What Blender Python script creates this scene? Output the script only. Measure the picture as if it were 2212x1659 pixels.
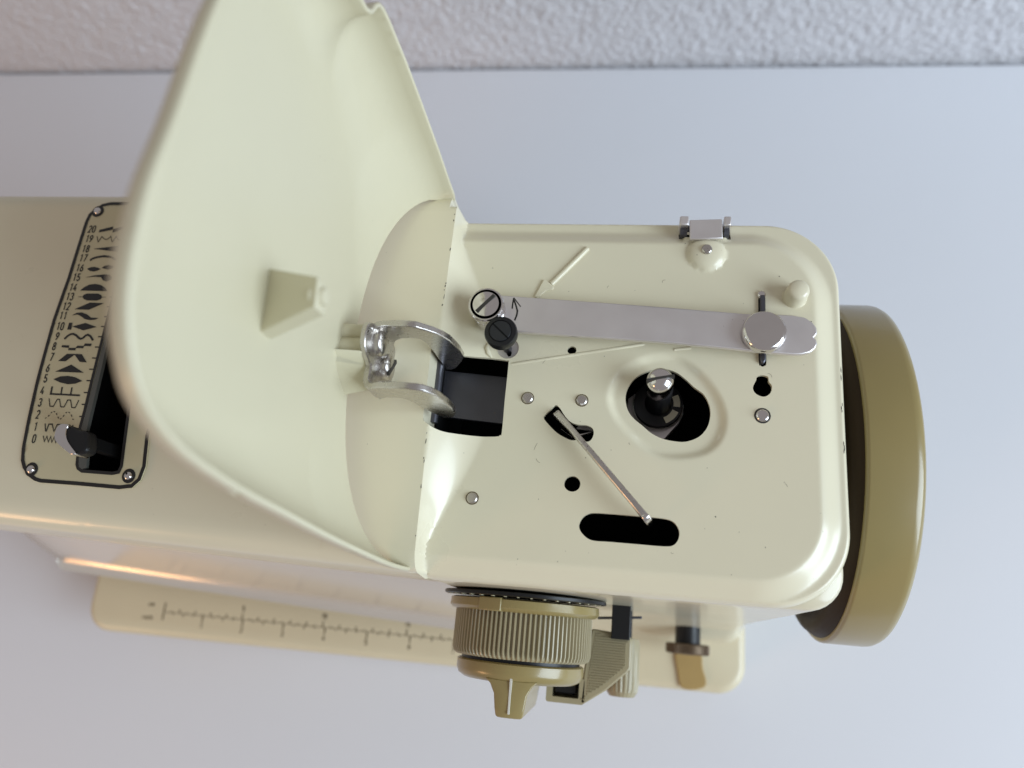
import bpy, bmesh, math, random
import numpy as np
from mathutils import Vector, Matrix, noise
from mathutils.geometry import delaunay_2d_cdt
random.seed(4); np.random.seed(4)
for o in list(bpy.data.objects): bpy.data.objects.remove(o)
scene = bpy.context.scene

# ------------------------------------------------------------------ camera
# All measures in millimetres below the lens ("h"), table 490 mm below it.
F_PX, CX, CY = 1608., 1106., 829.5
ax = np.array([6.4, .27, -1.]); ax /= np.linalg.norm(ax)
ay = np.array([.297, -3.25, 1.]); ay -= ax * (ax @ ay); ay /= np.linalg.norm(ay)
az = np.cross(ax, ay)
RW = np.stack([ax, ay, az])
HT = 490.
MM = .001
cam_d = bpy.data.cameras.new('camera'); cam = bpy.data.objects.new('camera', cam_d)
scene.collection.objects.link(cam); scene.camera = cam
rot = Matrix([[RW[i][0], -RW[i][1], -RW[i][2]] for i in range(3)])
cam.matrix_world = Matrix.Translation((0, 0, HT * MM)) @ rot.to_4x4()
cam_d.sensor_width = 36; cam_d.lens = 36 * F_PX / 2212
cam_d.clip_start = .005; cam_d.clip_end = 50
cam_d.dof.use_dof = True; cam_d.dof.focus_distance = .243; cam_d.dof.aperture_fstop = 7.6
scene.render.resolution_x, scene.render.resolution_y = 1024, 768

# ------------------------------------------------------------------ light
world = bpy.data.worlds.new('World'); scene.world = world; world.use_nodes = True
bg = world.node_tree.nodes['Background']; bg.inputs[0].default_value = (.83, .79, .79, 1); bg.inputs[1].default_value = .265
def area(name, loc, target, sx, sy, col, power):
    l = bpy.data.lights.new(name, 'AREA'); l.shape = 'RECTANGLE'; l.size = sx; l.size_y = sy; l.color = col; l.energy = power
    o = bpy.data.objects.new(name, l); scene.collection.objects.link(o); o.location = loc
    o.rotation_euler = (Vector(target) - Vector(loc)).to_track_quat('-Z', 'Y').to_euler(); return o
area('window_light', (1.45, -.40, .95), (0, .06, .2), 1.1, 1.2, (.73, .87, 1.0), 25)
area('lamp_light', (-1.05, -.75, .55), (-.3, 0, .1), .32, .32, (1., .54, .25), 2.0)
scene.view_settings.view_transform = 'Standard'; scene.view_settings.look = 'None'
scene.view_settings.exposure = .6; scene.view_settings.gamma = 1
scene.render.engine = 'CYCLES'

# ------------------------------------------------------------------ measuring helpers
def ray(px, py): return RW @ np.array([(px - CX) / F_PX, (py - CY) / F_PX, 1.])
def at(px, py, h):                      # point at depth h below the lens
    w = ray(px, py); s = h / -w[2]; return (w[0] * s, w[1] * s)
def at_f(px, py, fn, off=0.):           # point on a curved top h = fn(x, y)
    h = 225.
    for _ in range(8):
        x, y = at(px, py, h); h = float(fn(np.array([x]), np.array([y]))[0]) - off
    return (x, y, h)
def zone(x0, y0, s): return lambda x, y: ((x0 + x / s) * .8848, (y0 + y / s) * .8848)
ZA = zone(750, 700, 3.687); ZB = zone(1100, 500, 2.212); ZC = zone(1200, 850, 2.765); ZD = zone(1000, 1350, 2.458)
ZE = zone(0, 1200, 1.9235); ZH = zone(50, 480, 5.529); ZI = zone(50, 780, 5.529); ZJ = zone(30, 1000, 6.32)
ZK = zone(850, 760, 5.53); ZO = zone(1500, 860, 6.913); ZM = zone(1380, 1450, 4.608)
def V(x, y, h): return Vector((x * MM, y * MM, (HT - h) * MM))
def smooth01(t): t = np.clip(t, 0, 1); return t * t * (3 - 2 * t)
def resample(pts, step, closed=True):
    pts = [np.array(p, float) for p in pts]; out = []
    n = len(pts)
    for i in range(n if closed else n - 1):
        a, b = pts[i], pts[(i + 1) % n]; k = max(1, int(np.linalg.norm(b - a) / step + .5))
        for j in range(k): out.append(a + (b - a) * j / k)
    if not closed: out.append(pts[-1])
    return out
def catmull(pts, n=6, closed=True):
    pts = [np.array(p, float) for p in pts]; m = len(pts); out = []
    for i in range(m if closed else m - 1):
        g = (lambda k: pts[k % m]) if closed else (lambda k: pts[min(max(k, 0), m - 1)])
        p0, p1, p2, p3 = g(i - 1), g(i), g(i + 1), g(i + 2)
        for j in range(n):
            t = j / n
            out.append(.5 * (2 * p1 + (p2 - p0) * t + (2 * p0 - 5 * p1 + 4 * p2 - p3) * t * t + (3 * p1 - p0 - 3 * p2 + p3) * t ** 3))
    if not closed: out.append(pts[-1])
    return out
def pip(P, poly):
    poly = np.array(poly); x, y = P[:, 0], P[:, 1]; c = np.zeros(len(P), bool); j = len(poly) - 1
    for i in range(len(poly)):
        xi, yi = poly[i]; xj, yj = poly[j]
        if yi != yj:
            c ^= ((yi > y) != (yj > y)) & (x < (xj - xi) * (y - yi) / (yj - yi) + xi)
        j = i
    return c
def dist_poly(P, poly, closed=True):
    poly = np.array(poly); n = len(poly); d = np.full(len(P), 1e9)
    for i in range(n if closed else n - 1):
        a, b = poly[i], poly[(i + 1) % n]; ab = b - a; L2 = ab @ ab
        if L2 < 1e-12: continue
        t = np.clip(((P - a) @ ab) / L2, 0, 1); q = P - a - t[:, None] * ab
        d = np.minimum(d, np.hypot(q[:, 0], q[:, 1]))
    return d
def sd_poly(P, poly): return np.where(pip(P, poly), -1, 1) * dist_poly(P, poly)
def sd_rr(x, y, x0, x1, y0, y1, r):
    qx = np.abs(x - (x0 + x1) / 2) - (x1 - x0) / 2 + r; qy = np.abs(y - (y0 + y1) / 2) - (y1 - y0) / 2 + r
    return np.hypot(np.maximum(qx, 0), np.maximum(qy, 0)) + np.minimum(np.maximum(qx, qy), 0) - r
def rrect(x0, x1, y0, y1, r, seg=8):
    rs = r if isinstance(r, (list, tuple)) else [r] * 4      # corners: x1y1, x0y1, x0y0, x1y0
    pts = []
    for k, (cx, cy, sx, sy) in enumerate(((x1, y1, -1, -1), (x0, y1, 1, -1), (x0, y0, 1, 1), (x1, y0, -1, 1))):
        q = rs[k]
        for j in range(seg + 1):
            a = math.pi / 2 * (k + j / seg)
            pts.append((cx + sx * q + q * math.cos(a), cy + sy * q + q * math.sin(a)))
    return pts
def circle(cx, cy, r, n=32): return [(cx + r * math.cos(2 * math.pi * i / n), cy + r * math.sin(2 * math.pi * i / n)) for i in range(n)]

# ------------------------------------------------------------------ materials
def mat(name, base, rough=.4, metal=0., coat=0., spec=.5, bump=0., bscale=900., var=0., vscale=60., specks=None, speck_d=.0, aniso=None):
    m = bpy.data.materials.new(name); m.use_nodes = True; nt = m.node_tree; N = nt.nodes; Lk = nt.links
    b = N['Principled BSDF']; b.inputs['Base Color'].default_value = (*base, 1); b.inputs['Roughness'].default_value = rough
    b.inputs['Metallic'].default_value = metal; b.inputs['Specular IOR Level'].default_value = spec
    b.inputs['Coat Weight'].default_value = coat; b.inputs['Coat Roughness'].default_value = .12
    tc = N.new('ShaderNodeTexCoord'); src = tc.outputs['Object']
    if aniso:
        mp = N.new('ShaderNodeMapping'); mp.inputs['Scale'].default_value = aniso; Lk.new(src, mp.inputs[0]); src2 = mp.outputs[0]
    else: src2 = src
    col = None
    if var:
        n = N.new('ShaderNodeTexNoise'); n.inputs['Scale'].default_value = vscale; n.inputs['Detail'].default_value = 5; Lk.new(src2, n.inputs['Vector'])
        mx = N.new('ShaderNodeMix'); mx.data_type = 'RGBA'
        mx.inputs[6].default_value = (*[c * (1 - var) for c in base], 1); mx.inputs[7].default_value = (*[min(1, c * (1 + var)) for c in base], 1)
        Lk.new(n.outputs[0], mx.inputs[0]); col = mx.outputs[2]
        mr = N.new('ShaderNodeMapRange'); mr.inputs[3].default_value = rough * .8; mr.inputs[4].default_value = min(1, rough * 1.25)
        Lk.new(n.outputs[0], mr.inputs[0]); Lk.new(mr.outputs[0], b.inputs['Roughness'])
    if specks:
        v = N.new('ShaderNodeTexVoronoi'); v.inputs['Scale'].default_value = specks; Lk.new(src, v.inputs['Vector'])
        n2 = N.new('ShaderNodeTexNoise'); n2.inputs['Scale'].default_value = 45; n2.inputs['Detail'].default_value = 3; Lk.new(src, n2.inputs['Vector'])
        mr2 = N.new('ShaderNodeMapRange'); mr2.inputs[1].default_value = .5; mr2.inputs[2].default_value = .75; mr2.inputs[3].default_value = 0; mr2.inputs[4].default_value = speck_d
        Lk.new(n2.outputs[0], mr2.inputs[0])
        sub = N.new('ShaderNodeMath'); sub.operation = 'LESS_THAN'; Lk.new(v.outputs['Distance'], sub.inputs[0]); Lk.new(mr2.outputs[0], sub.inputs[1])
        mx2 = N.new('ShaderNodeMix'); mx2.data_type = 'RGBA'; mx2.inputs[7].default_value = (base[0] * .28, base[1] * .25, base[2] * .22, 1)
        if col: Lk.new(col, mx2.inputs[6])
        else: mx2.inputs[6].default_value = (*base, 1)
        fm = N.new('ShaderNodeMath'); fm.operation = 'MULTIPLY'; fm.inputs[1].default_value = .75; Lk.new(sub.outputs[0], fm.inputs[0])
        Lk.new(fm.outputs[0], mx2.inputs[0]); col = mx2.outputs[2]
    if col: Lk.new(col, b.inputs['Base Color'])
    if bump:
        n3 = N.new('ShaderNodeTexNoise'); n3.inputs['Scale'].default_value = bscale; n3.inputs['Detail'].default_value = 3; Lk.new(src2, n3.inputs['Vector'])
        bp = N.new('ShaderNodeBump'); bp.inputs['Strength'].default_value = bump; bp.inputs['Distance'].default_value = .0002; Lk.new(n3.outputs[0], bp.inputs['Height'])
        Lk.new(bp.outputs[0], b.inputs['Normal'])
    return m
CREAM = (.70, .645, .475)
M_cream = mat('cream_enamel', CREAM, .29, coat=.22, bump=.05, bscale=500, var=.035, vscale=30, specks=330, speck_d=.085)
M_cream2 = mat('cream_enamel_lid', (.595, .55, .395), .40, coat=.08, bump=.05, bscale=700, var=.05, vscale=14, specks=380, speck_d=.07)
M_gloss = mat('cream_gloss_enamel', (.66, .61, .47), .11, coat=.2, var=.02, vscale=20)
M_mirror = mat('polished_pearl_enamel', (.74, .69, .62), .17, .5, coat=.0, var=.02, vscale=20)
M_bronze = mat('dark_bronze', (.16, .115, .075), .38, .7, var=.12, vscale=150)
M_plinth = mat('yellowed_enamel', (.64, .565, .39), .36, coat=.0, var=.04, vscale=25)
M_steel = mat('satin_steel', (.74, .70, .69), .42, .9, bump=.06, bscale=300, var=.05, vscale=90, specks=700, speck_d=.10)
M_chrome = mat('polished_steel', (.66, .63, .62), .13, 1., var=.05, vscale=200, bump=.03, bscale=800)
M_worn = mat('worn_steel', (.55, .52, .49), .27, 1., var=.12, vscale=260, bump=.04, bscale=700, specks=900, speck_d=.2)
M_darksteel = mat('blued_steel', (.10, .10, .115), .38, .75, var=.12, vscale=140, specks=600, speck_d=.16)
M_black = mat('black_plastic', (.008, .008, .009), .36, spec=.35, var=.1, vscale=300)
M_blackflat = mat('black_cavity', (.006, .006, .006), .9, spec=.1)
M_ink = mat('black_ink', (.010, .009, .008), .45)
M_gold = mat('old_gold_plastic', (.28, .215, .082), .30, coat=.35, var=.05, vscale=40, bump=.03, bscale=600)
M_gold2 = mat('tan_plastic', (.34, .29, .175), .36, coat=.2, var=.06, vscale=80, bump=.05, bscale=900)
M_panel = mat('brass_tone_panel', (.55, .495, .32), .45, .08, var=.06, vscale=70, specks=500, speck_d=.1)
M_rail = mat('dull_zinc', (.11, .112, .10), .55, .3, var=.1, vscale=120)
M_rust = mat('dark_groove', (.03, .026, .022), .6)
M_fadeink = mat('faded_brown_ink', (.11, .075, .035), .5)
M_table = mat('white_laminate', (.67, .675, .705), .42, spec=.35, var=.012, vscale=6, bump=.02, bscale=400)
M_wall = mat('stucco_paint', (.63, .62, .64), .85, spec=.2, var=.05, vscale=120, bump=.9, bscale=330)

# ------------------------------------------------------------------ object helpers
machine = bpy.data.objects.new('sewing_machine', None); scene.collection.objects.link(machine)
machine.location = (-.125, .06, 0); machine.empty_display_size = .05
machine['label'] = 'cream enamel sewing machine with its top lid flipped open, seen from above'
machine['category'] = 'sewing machine'
INV = Matrix.Translation(machine.location).inverted()
def link(name, me, m, parent=machine, label=None, smooth=35):
    o = bpy.data.objects.new(name, me); scene.collection.objects.link(o)
    me.materials.append(m)
    if parent is machine: o.parent = machine; o.matrix_parent_inverse = INV
    elif parent is not None: o.parent = parent
    if smooth is not None:
        me.shade_smooth()
        if smooth < 180: me.set_sharp_from_angle(angle=math.radians(smooth))
    if label: o['label'] = label
    return o
def raw(name, verts, faces, m, parent=machine, label=None, smooth=35):
    me = bpy.data.meshes.new(name); me.from_pydata([V(*v) for v in verts], [], faces); me.update()
    bm = bmesh.new(); bm.from_mesh(me); bmesh.ops.recalc_face_normals(bm, faces=bm.faces); bm.to_mesh(me); bm.free()
    return link(name, me, m, parent, label, smooth)
def bevel(o, w, seg=2, ang=40):
    md = o.modifiers.new('bevel', 'BEVEL'); md.width = w * MM; md.segments = seg; md.limit_method = 'ANGLE'; md.angle_limit = math.radians(ang)
    md.harden_normals = False; return o
def prism(name, poly, h_top, h_bot, m, parent=machine, bv=.3, label=None, seg=2, smooth=35):
    # polygon in x,y extruded between two depths; h may be a function of x,y
    n = len(poly); ft = h_top if callable(h_top) else (lambda x, y: h_top); fb = h_bot if callable(h_bot) else (lambda x, y: h_bot)
    vs = [(p[0], p[1], ft(p[0], p[1])) for p in poly] + [(p[0], p[1], fb(p[0], p[1])) for p in poly]
    fs = [list(range(n)), list(range(2 * n - 1, n - 1, -1))] + [[i, n + i, n + (i + 1) % n, (i + 1) % n] for i in range(n)]
    o = raw(name, vs, fs, m, parent, label, smooth)
    if bv: bevel(o, bv, seg)
    return o
def prism_axis(name, poly, axis, a0, a1, m, parent=machine, bv=.3, label=None, seg=2, smooth=35):
    # polygon in the plane across an axis: 'y' -> poly (x,h), 'x' -> poly (y,h)
    n = len(poly)
    f = (lambda p, a: (p[0], a, p[1])) if axis == 'y' else (lambda p, a: (a, p[0], p[1]))
    vs = [f(p, a0) for p in poly] + [f(p, a1) for p in poly]
    fs = [list(range(n)), list(range(2 * n - 1, n - 1, -1))] + [[i, n + i, n + (i + 1) % n, (i + 1) % n] for i in range(n)]
    o = raw(name, vs, fs, m, parent, label, smooth)
    if bv: bevel(o, bv, seg)
    return o
def lathe(name, c, axis, prof, m, parent=machine, n=40, label=None, smooth=35, rfun=None, phase=0.):
    # prof: list of (r, a); a along the axis: 'z' depth h, 'y' world Y, 'x' world X; c gives the other two coordinates
    vs, fs = [], []
    for k, (r, a) in enumerate(prof):
        for i in range(n):
            t = 2 * math.pi * i / n + phase; rr = r * (rfun(k, i) if rfun else 1)
            p, q = rr * math.cos(t), rr * math.sin(t)
            vs.append((c[0] + p, c[1] + q, a) if axis == 'z' else (c[0] + p, a, c[1] + q) if axis == 'y' else (a, c[0] + p, c[1] + q))
    for k in range(len(prof) - 1):
        for i in range(n):
            fs.append([k * n + i, k * n + (i + 1) % n, (k + 1) * n + (i + 1) % n, (k + 1) * n + i])
    fs.append(list(range(n))); e = (len(prof) - 1) * n; fs.append(list(range(e + n - 1, e - 1, -1)))
    return raw(name, vs, fs, m, parent, label, smooth)
def loft(name, rings, m, parent=machine, caps=(True, True), smooth=35, label=None):
    n = len(rings[0]); vs = [p for r in rings for p in r]; fs = []
    for k in range(len(rings) - 1):
        for i in range(n): fs.append([k * n + i, k * n + (i + 1) % n, (k + 1) * n + (i + 1) % n, (k + 1) * n + i])
    if caps[0]: fs.append(list(range(n)))
    if caps[1]: e = (len(rings) - 1) * n; fs.append(list(range(e + n - 1, e - 1, -1)))
    return raw(name, vs, fs, m, parent, label, smooth)
def sheet(outline, holes, step, fn, extra_lines=(), rings=(), to3=None, wall=None, hole_wall=0., region=None):
    # a triangulated sheet over outline minus holes, lifted to fn(x, y)
    loops = [[np.array(p, float) for p in outline]] + [[np.array(p, float) for p in h] for h in holes]
    pts, edges = [], []
    for lp in loops:
        b = len(pts); pts += lp; edges += [(b + i, b + (i + 1) % len(lp)) for i in range(len(lp))]
    for ln in extra_lines:
        b = len(pts); pts += [np.array(p, float) for p in ln]; edges += [(b + i, b + i + 1) for i in range(len(ln) - 1)]
    O_ = np.array(loops[0])
    g = []
    x0, y0 = O_.min(0); x1, y1 = O_.max(0)
    k = 0
    yy = y0
    while yy <= y1:
        xs = np.arange(x0 + (step / 2 if k % 2 else 0), x1, step); g.append(np.stack([xs, np.full_like(xs, yy)], 1)); yy += step * .866; k += 1
    for lp, offs in rings:
        A = np.array(lp); T = np.roll(A, -1, 0) - np.roll(A, 1, 0); T /= np.linalg.norm(T, axis=1)[:, None] + 1e-9
        Nn = np.stack([-T[:, 1], T[:, 0]], 1)
        for d in offs: g.append(A + Nn * d)
    G = np.concatenate(g)
    ring_n = sum(len(r[0]) * len(r[1]) for r in rings); is_ring = np.zeros(len(G), bool)
    if ring_n: is_ring[-ring_n:] = True
    keep = pip(G, O_); dd = dist_poly(G, O_); 
    if rings: keep &= np.where(is_ring, dd > .05, dd > max(step * .45, max(max(r[1]) if len(r[1]) else 0 for r in rings) + .2 * step))
    else: keep &= dd > step * .4
    for h in holes:
        keep &= ~pip(G, h); keep &= dist_poly(G, h) > step * .4
    for ln in extra_lines: keep &= dist_poly(G, ln, False) > step * .35
    G = G[keep]
    allp = [Vector(p) for p in pts] + [Vector(p) for p in G]
    r = delaunay_2d_cdt(allp, edges, [], 0, 1e-5)
    vo = np.array([(v.x, v.y) for v in r[0]]); F = np.array([f for f in r[2] if len(f) == 3])
    C = vo[F].mean(1); ok = pip(C, O_)
    for h in holes: ok &= ~pip(C, h)
    F = F[ok]
    H = fn(vo[:, 0], vo[:, 1])
    t3 = to3 or (lambda x, y, h: (x, y, h))
    vs = [t3(vo[i, 0], vo[i, 1], H[i]) for i in range(len(vo))]
    fs = [list(map(int, f)) for f in F]
    # walls on boundaries
    from collections import Counter
    cnt = {}
    for f in fs:
        for i in range(3):
            a, b = f[i], f[(i + 1) % 3]; key = (min(a, b), max(a, b)); cnt.setdefault(key, []).append((a, b))
    bd = [v[0] for v in cnt.values() if len(v) == 1]
    if wall is not None or hole_wall:
        mid = np.array([(vo[a] + vo[b]) / 2 for a, b in bd]); outer = dist_poly(mid, O_) < .02
        low = {}
        for (a, b), isout in zip(bd, outer):
            if isout and wall is None: continue
            if not isout and not hole_wall: continue
            for q in (a, b):
                if q not in low:
                    hh = wall if isout else H[q] + hole_wall
                    low[q] = len(vs); vs.append(t3(vo[q, 0], vo[q, 1], hh))
            fs.append([b, a, low[a], low[b]])
    return vs, fs
def rounded_shell(name, vs, fs, t, facing, segs=6):
    # thick shell with a half-round rim, grown from an open sheet
    me = bpy.data.meshes.new(name); me.from_pydata([V(*v) for v in vs], [], fs); me.update()
    bm = bmesh.new(); bm.from_mesh(me)
    bmesh.ops.delete(bm, geom=[v for v in bm.verts if not v.link_faces], context='VERTS')
    bmesh.ops.recalc_face_normals(bm, faces=bm.faces)
    if sum(f.normal.dot(facing) * f.calc_area() for f in bm.faces) < 0: bmesh.ops.reverse_faces(bm, faces=bm.faces)
    bm.normal_update(); bm.verts.ensure_lookup_table(); bm.verts.index_update()
    co = [v.co.copy() for v in bm.verts]; nm = [v.normal.copy() for v in bm.verts]
    F = [[v.index for v in f.verts] for f in bm.faces]
    nxt = {}
    for e in bm.edges:
        if len(e.link_faces) == 1:
            l = e.link_loops[0]; nxt[l.vert.index] = l.link_loop_next.vert.index
    bm.free(); bpy.data.meshes.remove(me)
    st = next(iter(nxt)); loop = [st]
    while nxt[loop[-1]] != st: loop.append(nxt[loop[-1]])
    n = len(loop); N0 = len(co); T = t * MM
    ln = [nm[i] for i in loop]
    for _ in range(4): ln = [(ln[i - 1] + ln[i] * 2 + ln[(i + 1) % n]).normalized() for i in range(n)]
    for i, k in enumerate(loop): nm[k] = ln[i]
    tang = [(co[loop[(i + 1) % n]] - co[loop[i - 1]]).normalized() for i in range(n)]
    verts = list(co) + [co[i] - nm[i] * T for i in range(N0)]
    faces = list(F) + [[i + N0 for i in f[::-1]] for f in F]
    prev = list(loop)
    ev = [tang[i].cross(ln[i]).normalized() for i in range(n)]
    for _ in range(3): ev = [(ev[i - 1] + ev[i] * 2 + ev[(i + 1) % n]).normalized() for i in range(n)]
    for s_ in range(1, segs + 1):
        if s_ == segs: cur = [i + N0 for i in loop]
        else:
            a = math.pi * s_ / segs; cur = []
            for i, k in enumerate(loop):
                c = co[k] - ln[i] * T / 2
                cur.append(len(verts)); verts.append(c + ln[i] * (T / 2 * math.cos(a)) + ev[i] * (T / 2 * math.sin(a)))
        for i in range(n): faces.append([prev[i], cur[i], cur[(i + 1) % n], prev[(i + 1) % n]])
        prev = cur
    me = bpy.data.meshes.new(name); me.from_pydata(verts, [], faces); me.update()
    bm = bmesh.new(); bm.from_mesh(me); bmesh.ops.recalc_face_normals(bm, faces=bm.faces); bm.to_mesh(me); bm.free()
    return me
def ribbon(pts, w):
    P = [np.array(p, float) for p in pts]; n = len(P); Lf, Rt = [], []
    for i in range(n):
        a = P[max(i - 1, 0)]; b = P[min(i + 1, n - 1)]
        if 0 < i < n - 1:
            d1 = P[i] - a; d2 = b - P[i]; d1 /= np.linalg.norm(d1) + 1e-9; d2 /= np.linalg.norm(d2) + 1e-9
            t = d1 + d2; t /= np.linalg.norm(t) + 1e-9; nrm = np.array([-t[1], t[0]]); k = min(1.9, 1 / max(.3, abs(nrm @ np.array([-d1[1], d1[0]]))))
        else:
            t = b - a; t /= np.linalg.norm(t) + 1e-9; nrm = np.array([-t[1], t[0]]); k = 1
        Lf.append(P[i] + nrm * w / 2 * k); Rt.append(P[i] - nrm * w / 2 * k)
    return Lf, Rt
def marks(name, polys, strokes, fn, m, parent, off=.12, label=None):
    # flat print: polygons and stroke ribbons (x,y mm) laid on a surface h = fn(x,y)
    vs, fs = [], []
    lift = lambda p: (p[0], p[1], float(fn(np.array([p[0]]), np.array([p[1]]))[0]) - off)
    for pl in polys:
        b = len(vs); vs += [lift(p) for p in pl]; fs.append(list(range(b, b + len(pl))))
    for pts, w in strokes:
        Lf, Rt = ribbon(pts, w); b = len(vs); n = len(Lf); vs += [lift(p) for p in Lf] + [lift(p) for p in Rt]
        for i in range(n - 1): fs.append([b + i, b + i + 1, b + n + i + 1, b + n + i])
    me = bpy.data.meshes.new(name); me.from_pydata([V(*v) for v in vs], [], fs); me.update()
    return link(name, me, m, parent, label, None)
def tube(name, pts, r, m, parent=machine, n=14, label=None):
    P = [Vector(p) for p in pts]; rings = []
    for i, p in enumerate(P):
        t = (P[min(i + 1, len(P) - 1)] - P[max(i - 1, 0)]).normalized()
        u = t.cross(Vector((0, 0, 1)));  u = u.normalized() if u.length > 1e-4 else Vector((1, 0, 0)); v = t.cross(u)
        rr = r[i] if isinstance(r, (list, tuple)) else r
        rings.append([tuple(p + u * rr * math.cos(2 * math.pi * k / n) + v * rr * math.sin(2 * math.pi * k / n)) for k in range(n)])
    return loft(name, rings, m, parent, smooth=50, label=label)

# ------------------------------------------------------------------ setting: table and wall
vs = [(x, y, z) for z in (-.08, 0) for x, y in ((-1.1, -.5), (.9, -.5), (.9, .4205 - .0172 * .9 - .0042), (-1.1, .4205 + .0172 * 1.1 - .0042))]
me = bpy.data.meshes.new('table'); me.from_pydata(vs, [], [(3, 2, 1, 0), (4, 5, 6, 7), (0, 1, 5, 4), (1, 2, 6, 5), (2, 3, 7, 6), (3, 0, 4, 7)]); me.update()
table = link('table', me, M_table, None, None, None); table['kind'] = 'structure'
bevel(table, 1.5, 3)
table['label'] = 'plain white table top under the sewing machine'; table['category'] = 'table'
# stucco wall behind the table: relief modelled in the mesh
vs, fs = [], []
NX, NZ, X0, X1, Z1 = 900, 175, -.9, .52, .2
for j in range(NZ + 1):
    for i in range(NX + 1):
        x = X0 + (X1 - X0) * i / NX; z = -.08 + (Z1 + .08) * j / NZ
        p = Vector((x * 1000, z * 1000, 3.3))
        d = noise.noise(p * .22) * .8 + noise.noise(p * .42) * .8 + noise.noise(p * .05) * .5
        y = .4205 - .0172 * x - .0011 * d
        vs.append((x, y, z))
for j in range(NZ):
    for i in range(NX):
        a = j * (NX + 1) + i; fs.append((a, a + 1, a + NX + 2, a + NX + 1))
me = bpy.data.meshes.new('wall'); me.from_pydata(vs, [], fs); me.update()
M_wall.node_tree.nodes['Bump'].inputs['Distance'].default_value = .0011
wall = link('wall', me, M_wall, None, None, 180); wall['kind'] = 'structure'
wall['label'] = 'rough white stucco wall behind the table'; wall['category'] = 'wall'

# ------------------------------------------------------------------ surfaces of the machine
def arm_front(x): return 9.2 + .031 * np.maximum(0, -64 - x)
def edge_roll(d, R): d = np.clip(d, 0, R); return R - np.sqrt(np.maximum(0, R * R - (R - d) ** 2))
def arm_h(x, y):
    f = arm_front(x); m = (f + 140.9) / 2
    return 223.2 + 2.2 * ((y - m) / 65) ** 2 + edge_roll(np.minimum(y - f, 140.9 - y), 7.)
def crown_h(x, y): return arm_h(np.minimum(x, -62.), y) - .03 + edge_roll(135.3 - y, 2.5)
win = [ZA(*p) for p in [(1085, 575), (1045, 880), (1040, 1170), (1075, 1225), (1130, 1265), (1230, 1305), (1400, 1332), (1690, 1350), (1735, 1335), (1752, 1310), (1780, 1000), (1812, 690), (1795, 664), (1650, 642), (1420, 622), (1300, 604), (1180, 580)]]
spin = [ZC(*p) for p in [(905, 330), (925, 260), (985, 190), (1080, 148), (1160, 140), (1240, 160), (1310, 210), (1370, 265), (1430, 310), (1465, 370), (1478, 430), (1470, 500), (1440, 560), (1390, 605), (1310, 632), (1230, 628), (1150, 610), (1080, 575), (1020, 525), (950, 465), (915, 405)]]
leverhole = [ZC(*p) for p in [(352, 470), (372, 440), (400, 415), (432, 384), (462, 405), (490, 450), (530, 495), (580, 515), (640, 520), (680, 540), (690, 575), (675, 615), (645, 632), (600, 618), (545, 622), (500, 606), (440, 570), (385, 515)]]
slot = [ZC(*p) for p in [(590, 1205), (610, 1150), (650, 1120), (700, 1112), (850, 1122), (1000, 1135), (1160, 1150), (1230, 1175), (1266, 1230), (1262, 1290), (1225, 1332), (1160, 1338), (1000, 1325), (800, 1308), (680, 1298), (620, 1260)]]
keyhole = [ZC(*p) for p in [(1765, 262), (1785, 220), (1795, 190), (1830, 182), (1868, 195), (1872, 225), (1893, 255), (1885, 300), (1850, 326), (1810, 322), (1775, 298)]]
hA = [ZC(*p) for p in [(545 + 55 * math.cos(a), 916 + 53 * math.sin(a)) for a in np.linspace(0, 2 * math.pi, 24, endpoint=False)]]
hB = [ZB(*p) for p in [(655 + 25 * math.cos(a), 785 + 22 * math.sin(a)) for a in np.linspace(0, 2 * math.pi, 16, endpoint=False)]]
lslot = [ZB(*p) for p in [(1662, 560), (1662, 490), (1668, 474), (1680, 468), (1692, 474), (1700, 490), (1702, 700), (1706, 850), (1698, 868), (1684, 874), (1672, 866), (1664, 840)]]
hc_notch = [(1467, 470), (1467, 516), (1480, 516), (1565, 517), (1579, 517), (1579, 470)]
def w2(poly, h=None): return [at_f(px, py, plate_h)[:2] for px, py in poly]
recess = catmull([at(px, py, 232.) for px, py in [(1311, 850), (1335, 800), (1395, 768), (1460, 766), (1510, 795), (1555, 850), (1572, 905), (1558, 955), (1520, 985), (1450, 993), (1400, 978), (1350, 935), (1320, 895)]], 4)
boss = at(1527, 545, 231)
nl, nr = at(1467, 500, 234)[0], at(1579, 500, 234)[0]; ny = at(1520, 517, 234)[1]
def plate_base(x, y):
    P = np.stack([x, y], 1)
    s = sd_rr(x, y, -300, 58.3, 15.2, 124.3, 20.)
    h = 232 + 4.2 * (.55 * np.clip(s / 6.5, 0, 1) + .45 * smooth01(s / 6.5))
    s2 = sd_rr(x, y, -300, 67.9, 8., 135.2, 24.)
    h = h + 3.2 * (np.clip(s2 + 1.6, 0, 2) / 1.6) ** 2
    h = h + 1.5 * (1 - smooth01((sd_poly(P, recess) + 2.6) / 2.8))
    r = np.hypot(x - boss[0], y - boss[1]); h = h - 2.6 * np.sqrt(np.clip(1 - (r / 6.4) ** 2, 0, 1)) * (h > 0)
    # flat tongue under the hinge clip
    tg = np.maximum(np.maximum(nl + 2 - x, x - (nr - 2)), np.maximum(118. - y, y - 140)); h = np.where(tg < 0, np.minimum(h, 232.6), h)
    return h
def plate_h(x, y):
    b = plate_base(x, y); c = crown_h(x, y)
    w = 1.6 + 17.5 * np.sin(math.pi * np.clip((y - 18) / 107, 0, 1)) ** 1.15
    tau = np.clip((x + 62.) / w, 0, 1)
    return np.where(x < -62, c, b + (c - b) * (1 - tau) ** 1.45)
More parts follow.
